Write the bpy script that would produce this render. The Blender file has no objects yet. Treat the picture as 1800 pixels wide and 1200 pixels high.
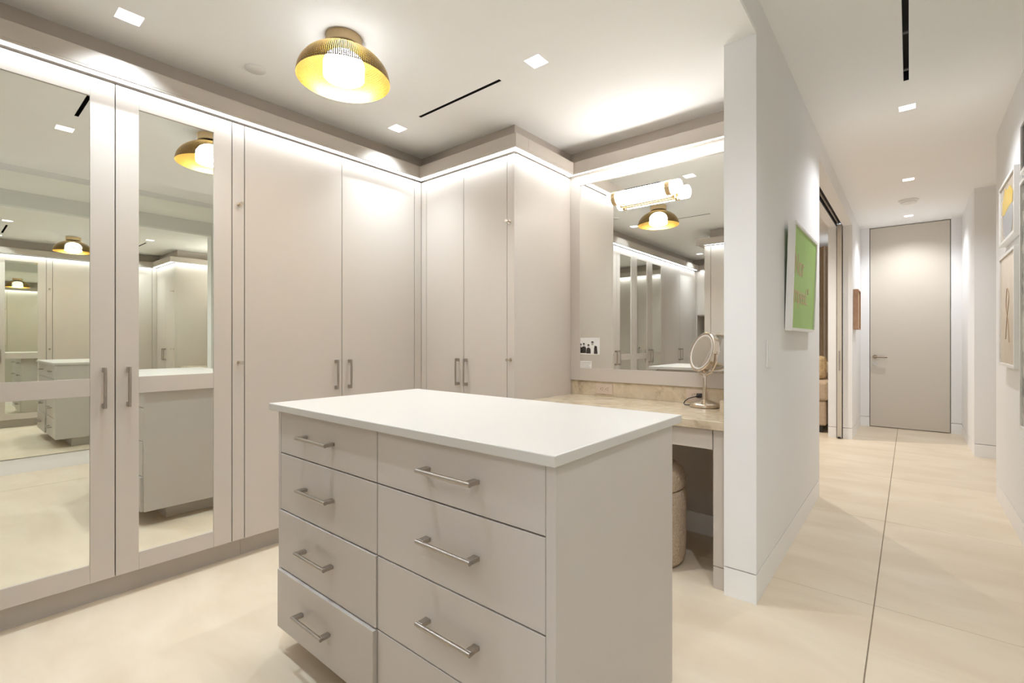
import bpy, bmesh, math, random
from mathutils import Vector, Matrix

random.seed(7)
S = bpy.context.scene
COL = S.collection

# ------------------------------------------------------------------ camera
cam_d = bpy.data.cameras.new('camera')
cam = bpy.data.objects.new('camera', cam_d)
COL.objects.link(cam)
cam.location = (0.0, 0.0, 1.15)
cam.rotation_euler = (math.radians(90), 0, math.radians(39.65))
cam_d.sensor_width = 36.0
cam_d.lens = 843.4 / 1800.0 * 36.0
cam_d.shift_y = -1.4 / 1800.0
cam_d.clip_start = 0.03
S.camera = cam

# ------------------------------------------------------------------ world, view, daylight
W = bpy.data.worlds.new('world')
S.world = W
W.use_nodes = True
W.node_tree.nodes['Background'].inputs[0].default_value = (0.80, 0.90, 1.0, 1)
W.node_tree.nodes['Background'].inputs[1].default_value = 1.2
S.view_settings.view_transform = 'Standard'
S.view_settings.look = 'None'
S.view_settings.gamma = 1.0
S.view_settings.use_curve_mapping = False
S.view_settings.exposure = 0.98
S.cycles.max_bounces = 18
S.cycles.diffuse_bounces = 8
S.cycles.glossy_bounces = 10
S.cycles.transparent_max_bounces = 16
S.cycles.sample_clamp_indirect = 6.0

DOWNLIGHT_W = 36.0
HALL_DOWNLIGHT_W = 33.0
HALL_SPREAD = 135
LED_L = 7.0
GLOBE_L = 32.0
TUBE_L = 12.5
WINDOW_W = 7.0

def add_area(name, loc, rot, sx, sy, power, color):
    d = bpy.data.lights.new(name, 'AREA')
    d.shape = 'RECTANGLE'
    d.size, d.size_y = sx, sy
    d.energy = power
    d.color = color
    o = bpy.data.objects.new(name, d)
    COL.objects.link(o)
    o.location = loc
    o.rotation_euler = rot
    return o

# daylight coming in through the window at the end of the hall, behind the camera
add_area('daylight_hall_window', (-0.01, -3.16, 1.45), (math.radians(90), 0, 0), 0.72, 1.9, WINDOW_W, (0.86, 0.93, 1.0))

# ------------------------------------------------------------------ materials
MATS = {}
def mat(name, color, rough=0.5, metal=0.0, var=0.03, scale=6.0, bump=0.0, bump_scale=200.0, spec=0.5, color2=None, aniso=None):
    if name in MATS:
        return MATS[name]
    m = bpy.data.materials.new(name)
    m.use_nodes = True
    nt = m.node_tree
    b = nt.nodes['Principled BSDF']
    tc = nt.nodes.new('ShaderNodeTexCoord')
    n = nt.nodes.new('ShaderNodeTexNoise')
    n.inputs['Scale'].default_value = scale
    n.inputs['Detail'].default_value = 4
    nt.links.new(tc.outputs['Object'], n.inputs['Vector'])
    r = nt.nodes.new('ShaderNodeValToRGB')
    c2 = color2 if color2 else tuple(max(0, c * (1 - var)) for c in color)
    r.color_ramp.elements[0].position = 0.35
    r.color_ramp.elements[1].position = 0.65
    r.color_ramp.elements[0].color = (*c2, 1)
    r.color_ramp.elements[1].color = (*color, 1)
    nt.links.new(n.outputs['Fac'], r.inputs['Fac'])
    nt.links.new(r.outputs['Color'], b.inputs['Base Color'])
    b.inputs['Roughness'].default_value = rough
    b.inputs['Metallic'].default_value = metal
    b.inputs['Specular IOR Level'].default_value = spec
    if bump > 0:
        n2 = nt.nodes.new('ShaderNodeTexNoise')
        n2.inputs['Scale'].default_value = bump_scale
        n2.inputs['Detail'].default_value = 3
        nt.links.new(tc.outputs['Object'], n2.inputs['Vector'])
        bp = nt.nodes.new('ShaderNodeBump')
        bp.inputs['Strength'].default_value = bump
        bp.inputs['Distance'].default_value = 0.004
        nt.links.new(n2.outputs['Fac'], bp.inputs['Height'])
        nt.links.new(bp.outputs['Normal'], b.inputs['Normal'])
    MATS[name] = m
    return m

def emit(name, color, strength):
    if name in MATS:
        return MATS[name]
    m = bpy.data.materials.new(name)
    m.use_nodes = True
    nt = m.node_tree
    nt.nodes.clear()
    e = nt.nodes.new('ShaderNodeEmission')
    e.inputs[0].default_value = (*color, 1)
    e.inputs[1].default_value = strength
    o = nt.nodes.new('ShaderNodeOutputMaterial')
    nt.links.new(e.outputs[0], o.inputs[0])
    MATS[name] = m
    return m

def glossy(name, color, rough=0.0):
    if name in MATS:
        return MATS[name]
    m = bpy.data.materials.new(name)
    m.use_nodes = True
    nt = m.node_tree
    nt.nodes.clear()
    g = nt.nodes.new('ShaderNodeBsdfGlossy')
    g.inputs['Color'].default_value = (*color, 1)
    g.inputs['Roughness'].default_value = rough
    o = nt.nodes.new('ShaderNodeOutputMaterial')
    nt.links.new(g.outputs[0], o.inputs[0])
    MATS[name] = m
    return m

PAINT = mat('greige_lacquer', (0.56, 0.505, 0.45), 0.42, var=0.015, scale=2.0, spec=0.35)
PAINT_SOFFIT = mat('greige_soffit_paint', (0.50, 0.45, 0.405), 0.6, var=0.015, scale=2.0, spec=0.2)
ISL = mat('island_lacquer', (0.525, 0.482, 0.445), 0.38, var=0.015, scale=2.0, spec=0.35)
TOE = mat('toe_kick_lacquer', (0.50, 0.46, 0.42), 0.3, var=0.02, scale=3.0)
WALLP = mat('white_wall_paint', (0.82, 0.815, 0.815), 0.6, var=0.012, scale=1.5, spec=0.2)
CEILP = mat('white_ceiling_paint', (0.93, 0.93, 0.925), 0.7, var=0.012, scale=1.5, spec=0.15)
BASEP = mat('baseboard_paint', (0.85, 0.845, 0.84), 0.4, var=0.012, scale=1.5, spec=0.3)
DOORP = mat('cream_door_lacquer', (0.60, 0.55, 0.475), 0.35, var=0.012, scale=1.5, spec=0.3)
QUARTZ = mat('white_quartz', (0.57, 0.545, 0.51), 0.30, var=0.02, scale=3.0, spec=0.4)
GROUT = mat('grout', (0.36, 0.29, 0.21), 0.9, var=0.1, scale=20)
NICKEL = mat('brushed_nickel', (0.50, 0.455, 0.41), 0.32, 1.0, var=0.06, scale=60)
STEEL_D = mat('dark_bronze', (0.30, 0.24, 0.18), 0.35, 1.0, var=0.1, scale=60)
CHROME = mat('polished_nickel', (0.72, 0.64, 0.55), 0.2, 1.0, var=0.02, scale=10)
BRASS = mat('satin_brass', (0.78, 0.60, 0.36), 0.28, 1.0, var=0.05, scale=30)
BLACK = mat('black_vent_metal', (0.012, 0.012, 0.014), 0.6, var=0.2, scale=20)
BLACKP = mat('black_plastic', (0.02, 0.016, 0.014), 0.35, var=0.2, scale=20)
WHITEP = mat('white_plastic', (0.80, 0.79, 0.77), 0.35, var=0.01, scale=5)
FRAMEW = mat('white_picture_frame', (0.80, 0.78, 0.75), 0.4, var=0.02, scale=8)
PLATE = mat('beige_outlet_plate', (0.62, 0.50, 0.41), 0.35, var=0.02, scale=8)
SLOT = mat('outlet_slot', (0.03, 0.025, 0.02), 0.6, var=0.1, scale=8)
MIRROR = glossy('silvered_mirror', (0.92, 0.935, 0.88))
MIRROR2 = glossy('vanity_mirror_silver', (0.90, 0.905, 0.875))
LED = emit('led_strip_glow', (0.87, 0.935, 1.0), LED_L)
LENS = emit('downlight_lens_glow', (1.0, 0.98, 0.96), 6.0)
GLOBE = emit('opal_globe_glow', (0.97, 0.96, 0.92), GLOBE_L)
TUBE = emit('opal_tube_glow', (1.0, 0.97, 0.94), TUBE_L)

def floor_material():
    m = bpy.data.materials.new('cream_porcelain_tile')
    m.use_nodes = True
    nt = m.node_tree
    b = nt.nodes['Principled BSDF']
    g = nt.nodes.new('ShaderNodeNewGeometry')
    mp = nt.nodes.new('ShaderNodeMapping')
    mp.inputs['Scale'].default_value = (1.0, 2.6, 1.0)
    mp.inputs['Rotation'].default_value = (0, 0, 0.35)
    nt.links.new(g.outputs['Position'], mp.inputs['Vector'])
    n1 = nt.nodes.new('ShaderNodeTexNoise')
    n1.inputs['Scale'].default_value = 1.6
    n1.inputs['Detail'].default_value = 7
    n1.inputs['Roughness'].default_value = 0.55
    n1.inputs['Distortion'].default_value = 0.6
    nt.links.new(mp.outputs['Vector'], n1.inputs['Vector'])
    r = nt.nodes.new('ShaderNodeValToRGB')
    r.color_ramp.elements[0].position = 0.3
    r.color_ramp.elements[1].position = 0.7
    r.color_ramp.elements[0].color = (0.60, 0.50, 0.372, 1)
    r.color_ramp.elements[1].color = (0.69, 0.60, 0.475, 1)
    nt.links.new(n1.outputs['Fac'], r.inputs['Fac'])
    oi = nt.nodes.new('ShaderNodeObjectInfo')
    hsv = nt.nodes.new('ShaderNodeHueSaturation')
    mr = nt.nodes.new('ShaderNodeMapRange')
    mr.inputs['To Min'].default_value = 0.97
    mr.inputs['To Max'].default_value = 1.02
    nt.links.new(oi.outputs['Random'], mr.inputs['Value'])
    nt.links.new(mr.outputs['Result'], hsv.inputs['Value'])
    nt.links.new(r.outputs['Color'], hsv.inputs['Color'])
    nt.links.new(hsv.outputs['Color'], b.inputs['Base Color'])
    b.inputs['Roughness'].default_value = 0.42
    b.inputs['Specular IOR Level'].default_value = 0.35
    return m
TILE = floor_material()

def stone_material():
    m = bpy.data.materials.new('beige_quartzite')
    m.use_nodes = True
    nt = m.node_tree
    b = nt.nodes['Principled BSDF']
    tc = nt.nodes.new('ShaderNodeTexCoord')
    n1 = nt.nodes.new('ShaderNodeTexNoise')
    n1.inputs['Scale'].default_value = 9
    n1.inputs['Detail'].default_value = 8
    n1.inputs['Roughness'].default_value = 0.7
    n1.inputs['Distortion'].default_value = 0.8
    nt.links.new(tc.outputs['Object'], n1.inputs['Vector'])
    r = nt.nodes.new('ShaderNodeValToRGB')
    e = r.color_ramp.elements
    e[0].position = 0.32
    e[0].color = (0.34, 0.265, 0.18, 1)
    e[1].position = 0.72
    e[1].color = (0.70, 0.60, 0.46, 1)
    k = e.new(0.47)
    k.color = (0.56, 0.46, 0.33, 1)
    nt.links.new(n1.outputs['Fac'], r.inputs['Fac'])
    nt.links.new(r.outputs['Color'], b.inputs['Base Color'])
    b.inputs['Roughness'].default_value = 0.16
    return m
STONE = stone_material()

def boucle_material():
    m = bpy.data.materials.new('tan_boucle_fabric')
    m.use_nodes = True
    nt = m.node_tree
    b = nt.nodes['Principled BSDF']
    tc = nt.nodes.new('ShaderNodeTexCoord')
    v = nt.nodes.new('ShaderNodeTexVoronoi')
    v.inputs['Scale'].default_value = 110
    nt.links.new(tc.outputs['Object'], v.inputs['Vector'])
    r = nt.nodes.new('ShaderNodeValToRGB')
    r.color_ramp.elements[0].color = (0.68, 0.54, 0.41, 1)
    r.color_ramp.elements[1].color = (0.46, 0.35, 0.255, 1)
    nt.links.new(v.outputs['Distance'], r.inputs['Fac'])
    nt.links.new(r.outputs['Color'], b.inputs['Base Color'])
    bp = nt.nodes.new('ShaderNodeBump')
    bp.inputs['Strength'].default_value = 0.9
    bp.inputs['Distance'].default_value = 0.006
    bp.invert = True
    nt.links.new(v.outputs['Distance'], bp.inputs['Height'])
    nt.links.new(bp.outputs['Normal'], b.inputs['Normal'])
    b.inputs['Roughness'].default_value = 0.95
    return m
BOUCLE = boucle_material()

def perforated_brass():
    m = bpy.data.materials.new('perforated_brass')
    m.use_nodes = True
    nt = m.node_tree
    b = nt.nodes['Principled BSDF']
    out = nt.nodes['Material Output']
    uv = nt.nodes.new('ShaderNodeTexCoord')
    sx = nt.nodes.new('ShaderNodeSeparateXYZ')
    nt.links.new(uv.outputs['UV'], sx.inputs[0])
    def math_(op, a, bb=None):
        n = nt.nodes.new('ShaderNodeMath')
        n.operation = op
        for i, q in enumerate((a, bb)):
            if q is None:
                continue
            if isinstance(q, (int, float)):
                n.inputs[i].default_value = q
            else:
                nt.links.new(q, n.inputs[i])
        return n.outputs[0]
    fu = math_('SUBTRACT', math_('FRACT', math_('MULTIPLY', sx.outputs[0], 150.0)), 0.5)
    fv = math_('SUBTRACT', math_('FRACT', math_('MULTIPLY', sx.outputs[1], 30.0)), 0.5)
    d = math_('SQRT', math_('ADD', math_('MULTIPLY', fu, fu), math_('MULTIPLY', fv, fv)))
    hole = math_('LESS_THAN', d, 0.18)
    band = math_('LESS_THAN', sx.outputs[1], 0.985)   # solid rim
    band2 = math_('GREATER_THAN', sx.outputs[1], 0.22)   # solid crown
    hole = math_('MULTIPLY', hole, math_('MULTIPLY', band, band2))
    geo = nt.nodes.new('ShaderNodeNewGeometry')
    mixc = nt.nodes.new('ShaderNodeMixRGB')
    mixc.inputs[1].default_value = (0.10, 0.078, 0.05, 1)     # aged outer face
    mixc.inputs[2].default_value = (0.52, 0.33, 0.07, 1)     # golden inner face
    nt.links.new(geo.outputs['Backfacing'], mixc.inputs[0])
    nt.links.new(mixc.outputs[0], b.inputs['Base Color'])
    b.inputs['Metallic'].default_value = 1.0
    b.inputs['Roughness'].default_value = 0.34
    tr = nt.nodes.new('ShaderNodeBsdfTransparent')
    ms = nt.nodes.new('ShaderNodeMixShader')
    nt.links.new(hole, ms.inputs[0])
    nt.links.new(b.outputs[0], ms.inputs[1])
    nt.links.new(tr.outputs[0], ms.inputs[2])
    nt.links.new(ms.outputs[0], out.inputs[0])
    return m
PERF = perforated_brass()

# ------------------------------------------------------------------ helpers
def box(bm, x0, x1, y0, y1, z0, z1, bev=0.0, seg=2):
    if x0 > x1: x0, x1 = x1, x0
    if y0 > y1: y0, y1 = y1, y0
    if z0 > z1: z0, z1 = z1, z0
    vs = [bm.verts.new((x, y, z)) for x in (x0, x1) for y in (y0, y1) for z in (z0, z1)]
    idx = [(0, 1, 3, 2), (4, 6, 7, 5), (0, 4, 5, 1), (2, 3, 7, 6), (0, 2, 6, 4), (1, 5, 7, 3)]
    fs = [bm.faces.new([vs[i] for i in f]) for f in idx]
    if bev > 0:
        es = list({e for f in fs for e in f.edges})
        bmesh.ops.bevel(bm, geom=es, offset=bev, segments=seg, profile=0.5, affect='EDGES')
    return bm

def nb(*boxes, bev=0.0):
    bm = bmesh.new()
    for b in boxes:
        box(bm, *b, bev=bev)
    return bm

def cyl(bm, a, b, r, n=16, r2=None, cap=True):
    a, b = Vector(a), Vector(b)
    d = (b - a).normalized()
    u = d.orthogonal().normalized()
    v = d.cross(u)
    r2 = r if r2 is None else r2
    A, B = [], []
    for i in range(n):
        t = 2 * math.pi * i / n
        o = u * math.cos(t) + v * math.sin(t)
        A.append(bm.verts.new(a + o * r))
        B.append(bm.verts.new(b + o * r2))
    for i in range(n):
        f = bm.faces.new((A[i], A[(i + 1) % n], B[(i + 1) % n], B[i]))
        f.smooth = True
    if cap:
        bm.faces.new(A[::-1])
        bm.faces.new(B)
    return bm

def lathe(bm, prof, c, n=48, uvlayer=None, M=None):
    """revolve (r, z) points about the vertical through c; optional matrix M"""
    rings = []
    for (r, z) in prof:
        ring = []
        if r < 1e-6:
            p = Vector((0, 0, z))
            ring = [bm.verts.new((M @ p if M else p) + Vector(c))]
        else:
            for i in range(n):
                t = 2 * math.pi * i / n
                p = Vector((r * math.cos(t), r * math.sin(t), z))
                ring.append(bm.verts.new((M @ p if M else p) + Vector(c)))
        rings.append(ring)
    for k in range(len(rings) - 1):
        A, B = rings[k], rings[k + 1]
        for i in range(n):
            j = (i + 1) % n
            if len(A) == 1:
                f = bm.faces.new((A[0], B[j], B[i])) if len(B) > 1 else None
            elif len(B) == 1:
                f = bm.faces.new((A[i], A[j], B[0]))
            else:
                f = bm.faces.new((A[i], A[j], B[j], B[i]))
            if f:
                f.smooth = True
                if uvlayer:
                    ks = {}
                    for l in f.loops:
                        ring_i = k if l.vert in A else k + 1
                        u = (i if (l.vert in (A[i] if len(A) > 1 else None, B[i] if len(B) > 1 else None)) else i + 1) / n
                        l[uvlayer].uv = (u, ring_i / (len(prof) - 1))
    return bm

def tube(bm, pts, r, n=10):
    pts = [Vector(p) for p in pts]
    rings = []
    up = None
    for i, p in enumerate(pts):
        d = (pts[min(i + 1, len(pts) - 1)] - pts[max(i - 1, 0)]).normalized()
        if up is None:
            up = d.orthogonal().normalized()
        up = (up - d * up.dot(d)).normalized()
        v = d.cross(up)
        rings.append([bm.verts.new(p + (up * math.cos(2 * math.pi * k / n) + v * math.sin(2 * math.pi * k / n)) * r) for k in range(n)])
    for A, B in zip(rings, rings[1:]):
        for k in range(n):
            f = bm.faces.new((A[k], A[(k + 1) % n], B[(k + 1) % n], B[k]))
            f.smooth = True
    bm.faces.new(rings[0][::-1])
    bm.faces.new(rings[-1])
    return bm

def spline(pts, n=8):
    P = [Vector(p) for p in pts]
    P = [P[0]] + P + [P[-1]]
    out = []
    for i in range(1, len(P) - 2):
        for k in range(n):
            t = k / n
            a, b, c, d = P[i - 1], P[i], P[i + 1], P[i + 2]
            out.append(0.5 * ((2 * b) + (c - a) * t + (2 * a - 5 * b + 4 * c - d) * t * t + (3 * b - a - 3 * c + d) * t ** 3))
    out.append(P[-2])
    return out

def root_loc(o):
    loc = Vector((0, 0, 0))
    while o is not None:
        loc += o.location
        o = o.parent
    return loc

def obj(name, bm, material, parent=None, recalc=True):
    """one mesh object; geometry is given in world coordinates"""
    if recalc:
        bmesh.ops.recalc_face_normals(bm, faces=bm.faces[:])
    for e in bm.edges:
        if len(e.link_faces) == 2 and e.calc_face_angle(0.0) > 0.6:
            e.smooth = False
    off = root_loc(parent)
    me = bpy.data.meshes.new(name)
    if off.length > 0:
        bmesh.ops.translate(bm, vec=-off, verts=bm.verts[:])
    bm.to_mesh(me)
    bm.free()
    me.materials.append(material)
    o = bpy.data.objects.new(name, me)
    COL.objects.link(o)
    o.parent = parent
    return o

def tag(o, label, cat=None, group=None, kind=None):
    o['label'] = label
    if cat: o['category'] = cat
    if group: o['group'] = group
    if kind: o['kind'] = kind
    return o

def thing(name, label, cat, loc=(0, 0, 0), group=None, kind=None):
    o = bpy.data.objects.new(name, None)
    COL.objects.link(o)
    o.location = loc
    return tag(o, label, cat, group, kind)

def struct(name, bm, material, label, cat, recalc=True):
    return tag(obj(name, bm, material, None, recalc), label, cat, None, 'structure')

# ------------------------------------------------------------------ key dimensions
ZC = 2.487          # dressing room ceiling
ZH = 2.66           # hall ceiling
XL = -2.715         # face of the wardrobe doors on the left wall
YB = 2.25           # face of the wardrobe doors at the back
XS = -1.847         # side of the back wardrobe
YV = 2.93           # wall behind the vanity
PX0, PX1 = -0.648, -0.514   # partition between vanity and hall
PY0, PY1 = 2.287, 4.18
XR = 0.49           # right hall wall
YFAR = 8.05         # far hall wall
YOP = 6.818         # far jamb of the pocket door opening
BH = 0.126          # baseboard height

# ------------------------------------------------------------------ floor of large tiles
fl = struct('floor', nb((-4.6, 2.4, -3.4, 9.8, -0.08, -0.005)), GROUT, 'cream tiled floor running through dressing room and hall', 'floor')
TX = [-4.6, -2.79, -0.119, 2.4]
TY = [-3.4, -2.43, -1.17, 0.09, 1.35, 2.61, 3.87, 5.13, 6.39, 7.65, 8.91, 9.8]
G = 0.0022
for i in range(len(TX) - 1):
    for j in range(len(TY) - 1):
        obj('tile', nb((TX[i] + G, TX[i + 1] - G, TY[j] + 0.0014, TY[j + 1] - 0.0014, -0.0045, 0.0), bev=0.0008), TILE, fl)

# ------------------------------------------------------------------ ceilings with openings for vents and downlights
def holed(bm, x0, x1, y0, y1, z0, z1, holes):
    xs = sorted({x0, x1, *[h[0] for h in holes], *[h[1] for h in holes]})
    ys = sorted({y0, y1, *[h[2] for h in holes], *[h[3] for h in holes]})
    for i in range(len(xs) - 1):
        for j in range(len(ys) - 1):
            cx, cy = (xs[i] + xs[i + 1]) / 2, (ys[j] + ys[j + 1]) / 2
            if any(h[0] < cx < h[1] and h[2] < cy < h[3] for h in holes):
                continue
            box(bm, xs[i], xs[i + 1], ys[j], ys[j + 1], z0, z1)
    bmesh.ops.remove_doubles(bm, verts=bm.verts[:], dist=1e-5)
    seen = {}
    kill = []
    for f in bm.faces:                      # drop the inner faces between the cells
        k = frozenset(v.index for v in f.verts)
        if k in seen:
            kill += [f, seen[k]]
        seen[k] = f
    bm.verts.index_update()
    bmesh.ops.delete(bm, geom=list(set(kill)), context='FACES')
    return bm

DL = 0.044
down_spots = [(-2.485, 0.518), (-1.378, 1.845), (-2.485, 1.868), (-1.335, 0.53), (-2.495, -1.78)]
hall_spots = [(-0.012, 4.03), (-0.009, 5.835), (-0.010, 7.54), (-0.012, 1.25), (-0.012, -0.9)]  # last two are unseen lamps, added to brighten hall wall and ceiling
vent_d = (-2.257, -1.617, 1.848, 1.868)
vent_d2 = (-2.257, -1.617, 0.535, 0.555)
vent_h = (-0.028, -0.003, 2.25, 3.606)
def sq(p): return (p[0] - DL, p[0] + DL, p[1] - DL, p[1] + DL)
bm = bmesh.new()
holed(bm, -3.35, PX1, -3.4, PY0 - 0.0005, ZC, ZC + 0.02, [sq(p) for p in down_spots] + [vent_d, vent_d2])
box(bm, -3.35, PX0 - 0.0005, PY0 - 0.0004, YV + 0.12, ZC, ZC + 0.02)
struct('ceiling', bm, CEILP, 'white flat ceiling of the dressing room', 'ceiling')
bm = bmesh.new()
holed(bm, PX1, 2.4, -3.4, YFAR + 0.3, ZH, ZH + 0.02, [sq(p) for p in hall_spots] + [vent_h])
struct('ceiling_hall', bm, CEILP, 'white flat ceiling of the hall, higher than the dressing room ceiling', 'ceiling')
struct('ceiling_lounge', nb((-4.6, PX1 - 0.2, 3.2, 9.8, ZH, ZH + 0.02)), CEILP, 'white ceiling of the room behind the pocket door', 'ceiling')

# ------------------------------------------------------------------ walls: a core, a skin above the shadow gap and a flush baseboard
def wall_box(name, x0, x1, y0, y1, ztop, label, base_label, z0=0.0, material=None, core=0.016):
    """skin starts 5 mm above the baseboard; the gap shows the recessed core"""
    m = material or WALLP
    w = struct(name, nb((x0, x1, y0, y1, BH + 0.006, ztop), (x0 + core, x1 - core, y0 + core, y1 - core, z0, BH + 0.007)), m, label, 'wall')
    struct(name.replace('wall_', 'baseboard_'), nb((x0, x1, y0, y1, z0, BH)), BASEP, base_label, 'baseboard')
    return w

wall_box('wall_partition', PX0, PX1, PY0, PY1, ZH, 'white end wall between vanity alcove and hall', 'white flush baseboard of the wall between vanity and hall')
# beam: the edge where the dressing ceiling steps up to the hall ceiling
struct('wall_beam', nb((PX1 - 0.12, PX1, -3.4, PY0 - 0.001, ZC + 0.0205, ZH)), WALLP, 'white step in the ceiling between dressing room and hall', 'beam')
wall_box('wall_right', XR, XR + 0.14, 2.45, 4.985, ZH, 'white hall wall hung with framed pictures', 'white flush baseboard under the framed pictures')
wall_box('wall_right_rear', XR + 0.004, XR + 0.14, -3.4, 2.449, ZH, 'white hall wall behind the tall wall mirror', 'white flush baseboard under the tall wall mirror')
wall_box('wall_pier', XR + 0.003, XR + 0.18, 6.587, YFAR, ZH, 'white pier beside the cream hall door', 'white flush baseboard of the pier beside the hall door')
wall_box('wall_far_left', PX1 - 0.3, -0.4165, YFAR, YFAR + 0.14, ZH, 'narrow white wall strip on the handle side of the hall door', 'short white baseboard on the handle side of the hall door')
wall_box('wall_far_right', 0.3945, XR + 0.3, YFAR, YFAR + 0.14, ZH, 'narrow white wall strip on the hinge side of the hall door', 'short white baseboard on the hinge side of the hall door')
struct('wall_far_lintel', nb((-0.4165, 0.3945, YFAR, YFAR + 0.14, 2.661, ZH + 0.02)), WALLP, 'white strip above the hall door', 'wall')
# jamb wall after the opening with the pocket for the sliding leaf
wall_box('wall_jamb_hall', -0.604, PX1, YOP, YFAR - 0.001, ZH, 'white hall wall beyond the pocket door opening', 'white flush baseboard beyond the pocket door opening')
wall_box('wall_jamb_lounge', -0.75, -0.667, YOP, YFAR - 0.001, ZH, 'white inner jamb of the pocket door opening', 'white flush baseboard of the inner pocket door jamb')
struct('wall_header', nb((-0.75, -0.667, PY1 + 0.0005, YOP - 0.0005, 2.495, ZH), (-0.604, PX1, PY1 + 0.0005, YOP - 0.0005, 2.495, ZH), (-0.6669, -0.6041, PY1 + 0.0005, YOP - 0.0005, 2.56, ZH)), WALLP, 'white lintel over the pocket door opening', 'lintel')
struct('wall_lounge_near', nb((-0.75, PX0 - 0.001, 3.2, PY1 - 0.0005, 0, ZH)), WALLP, 'white near wall of the room behind the pocket door', 'wall')
# outer shell
struct('wall_left', nb((-3.42, -3.34, -3.4, 3.0, 0, ZC)), WALLP, 'white wall behind the mirrored wardrobes', 'wall')
struct('wall_back', nb((-3.34, PX0 - 0.0005, YV + 0.0005, YV + 0.12, 0, ZC)), PAINT, 'greige wall behind the vanity and back wardrobe', 'wall')
struct('baseboard_vanity', nb((XS + 0.02, PX0 - 0.06, YV - 0.014, YV, 0, 0.12)), BASEP, 'white baseboard below the vanity counter', 'baseboard')
struct('wall_rear', nb((-3.34, -0.653, -3.4, -3.3, 0, ZC)), WALLP, 'white rear wall of the dressing room behind the viewer', 'wall')
struct('wall_rear_hall', nb((-0.652, -0.372, -3.4, -3.28, 0, ZH), (0.352, XR + 0.14, -3.4, -3.28, 0, ZH), (-0.3719, 0.3519, -3.4, -3.28, 0, 0.48), (-0.3719, 0.3519, -3.4, -3.28, 2.42, ZH)), WALLP, 'white end wall of the hall around the window behind the viewer', 'wall')
wf = thing('window_1', 'tall window at the end of the hall behind the viewer', 'window', (0, -3.34, 0.48), kind='structure')
obj('window_frame', nb((-0.371, -0.33, -3.38, -3.31, 0.482, 2.418), (0.31, 0.351, -3.38, -3.31, 0.482, 2.418), (-0.3299, 0.3099, -3.38, -3.31, 0.482, 0.53), (-0.3299, 0.3099, -3.38, -3.31, 2.37, 2.418)), WHITEP, wf)
struct('wall_side_alcove', nb((1.6, 1.72, 4.2, 7.4, 0, ZH)), WALLP, 'white wall of the side passage off the hall', 'wall')
struct('wall_alcove_near', nb((XR + 0.141, 1.6, 4.85, 4.97, 0, ZH)), WALLP, 'white near wall of the side passage off the hall', 'wall')
struct('wall_alcove_far', nb((XR + 0.181, 1.6, 6.6, 6.72, 0, ZH)), WALLP, 'white far wall of the side passage off the hall', 'wall')
struct('wall_lounge_far', nb((-4.6, -0.76, 9.0, 9.12, 0, ZH)), WALLP, 'white far wall of the room behind the pocket door', 'wall')
struct('wall_lounge_left', nb((-4.7, -4.6, 3.1, 9.12, 0, ZH)), WALLP, 'white side wall of the room behind the pocket door', 'wall')
struct('wall_lounge_back', nb((-4.6, -0.76, 3.06, 3.19, 0, ZH)), WALLP, 'white back wall of the room behind the pocket door', 'wall')

# recessed soffits over the cabinetry and cornices with the light strips
SOF = 0.05
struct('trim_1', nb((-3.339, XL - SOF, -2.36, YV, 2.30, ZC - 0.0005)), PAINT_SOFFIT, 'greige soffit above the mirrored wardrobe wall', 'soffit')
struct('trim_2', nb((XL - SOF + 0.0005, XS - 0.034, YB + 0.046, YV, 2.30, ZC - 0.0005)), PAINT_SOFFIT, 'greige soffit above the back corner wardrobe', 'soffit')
CP = 0.075
ZL0, ZL1 = 2.299, 2.369
def cornice(name, b, label, led, ledlabel, lip):
    c = tag(obj(name, nb(b, lip, bev=0.0012), PAINT), label, 'cornice', None, 'structure')
    l = obj('led_strip', nb(led), LED, c)
    l['label'] = ledlabel
    return c
ZS = ZL0 - 0.004
cornice('trim_3', (XL - SOF + 0.0005, XL + CP, -2.26 + CP, YB - CP - 0.0003, ZL0, ZL1), 'greige cornice with light strip along the mirrored wardrobe wall',
        (XL + 0.015, XL + 0.062, -2.18, YB - CP - 0.001, ZS, ZL0 - 0.0002), 'white light strip under the long cornice', (XL + CP - 0.012, XL + CP, -2.18, YB - CP - 0.0003, ZL0 - 0.010, ZL0 - 0.0002))
cornice('trim_4', (XL - SOF + 0.0005, XS + CP, YB - CP, YB + 0.045, ZL0, ZL1), 'greige cornice with light strip over the back corner wardrobe',
        (XL + 0.015, XS + 0.062, YB - 0.062, YB - 0.015, ZS, ZL0 - 0.0002), 'white light strip over the back wardrobe doors', (XL + CP - 0.012, XS + CP, YB - CP, YB - CP + 0.012, ZL0 - 0.010, ZL0 - 0.0002))
cornice('trim_5', (XS - 0.0335, XS + CP, YB + 0.0455, YV - 0.13, ZL0, ZL1), 'short greige cornice on the side of the back wardrobe',
        (XS + 0.015, XS + 0.062, YB - 0.0148, YV - 0.131, ZS, ZL0 - 0.0002), 'white light strip on the wardrobe side', (XS + CP - 0.012, XS + CP, YB - CP + 0.0123, YV - 0.131, ZL0 - 0.010, ZL0 - 0.0002))
cornice('trim_6', (XS - 0.0335, PX0 - 0.0008, YV - 0.1295, YV - 0.0005, ZL0, ZL1), 'greige cornice with light strip above the vanity mirror',
        (XS + 0.010, PX0 - 0.002, 2.814, 2.840, ZS, ZL0 - 0.0002), 'white light strip above the vanity mirror', (XS + CP - 0.012, PX0 - 0.0008, YV - 0.1295, YV - 0.1175, ZL0 - 0.010, ZL0 - 0.0002))
struct('trim_8', nb((XS - 0.033, PX0 - 0.0008, 2.876, YV - 0.0005, 2.2285, 2.2985)), PAINT, 'greige strip between vanity mirror and cornice', 'trim')

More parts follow.
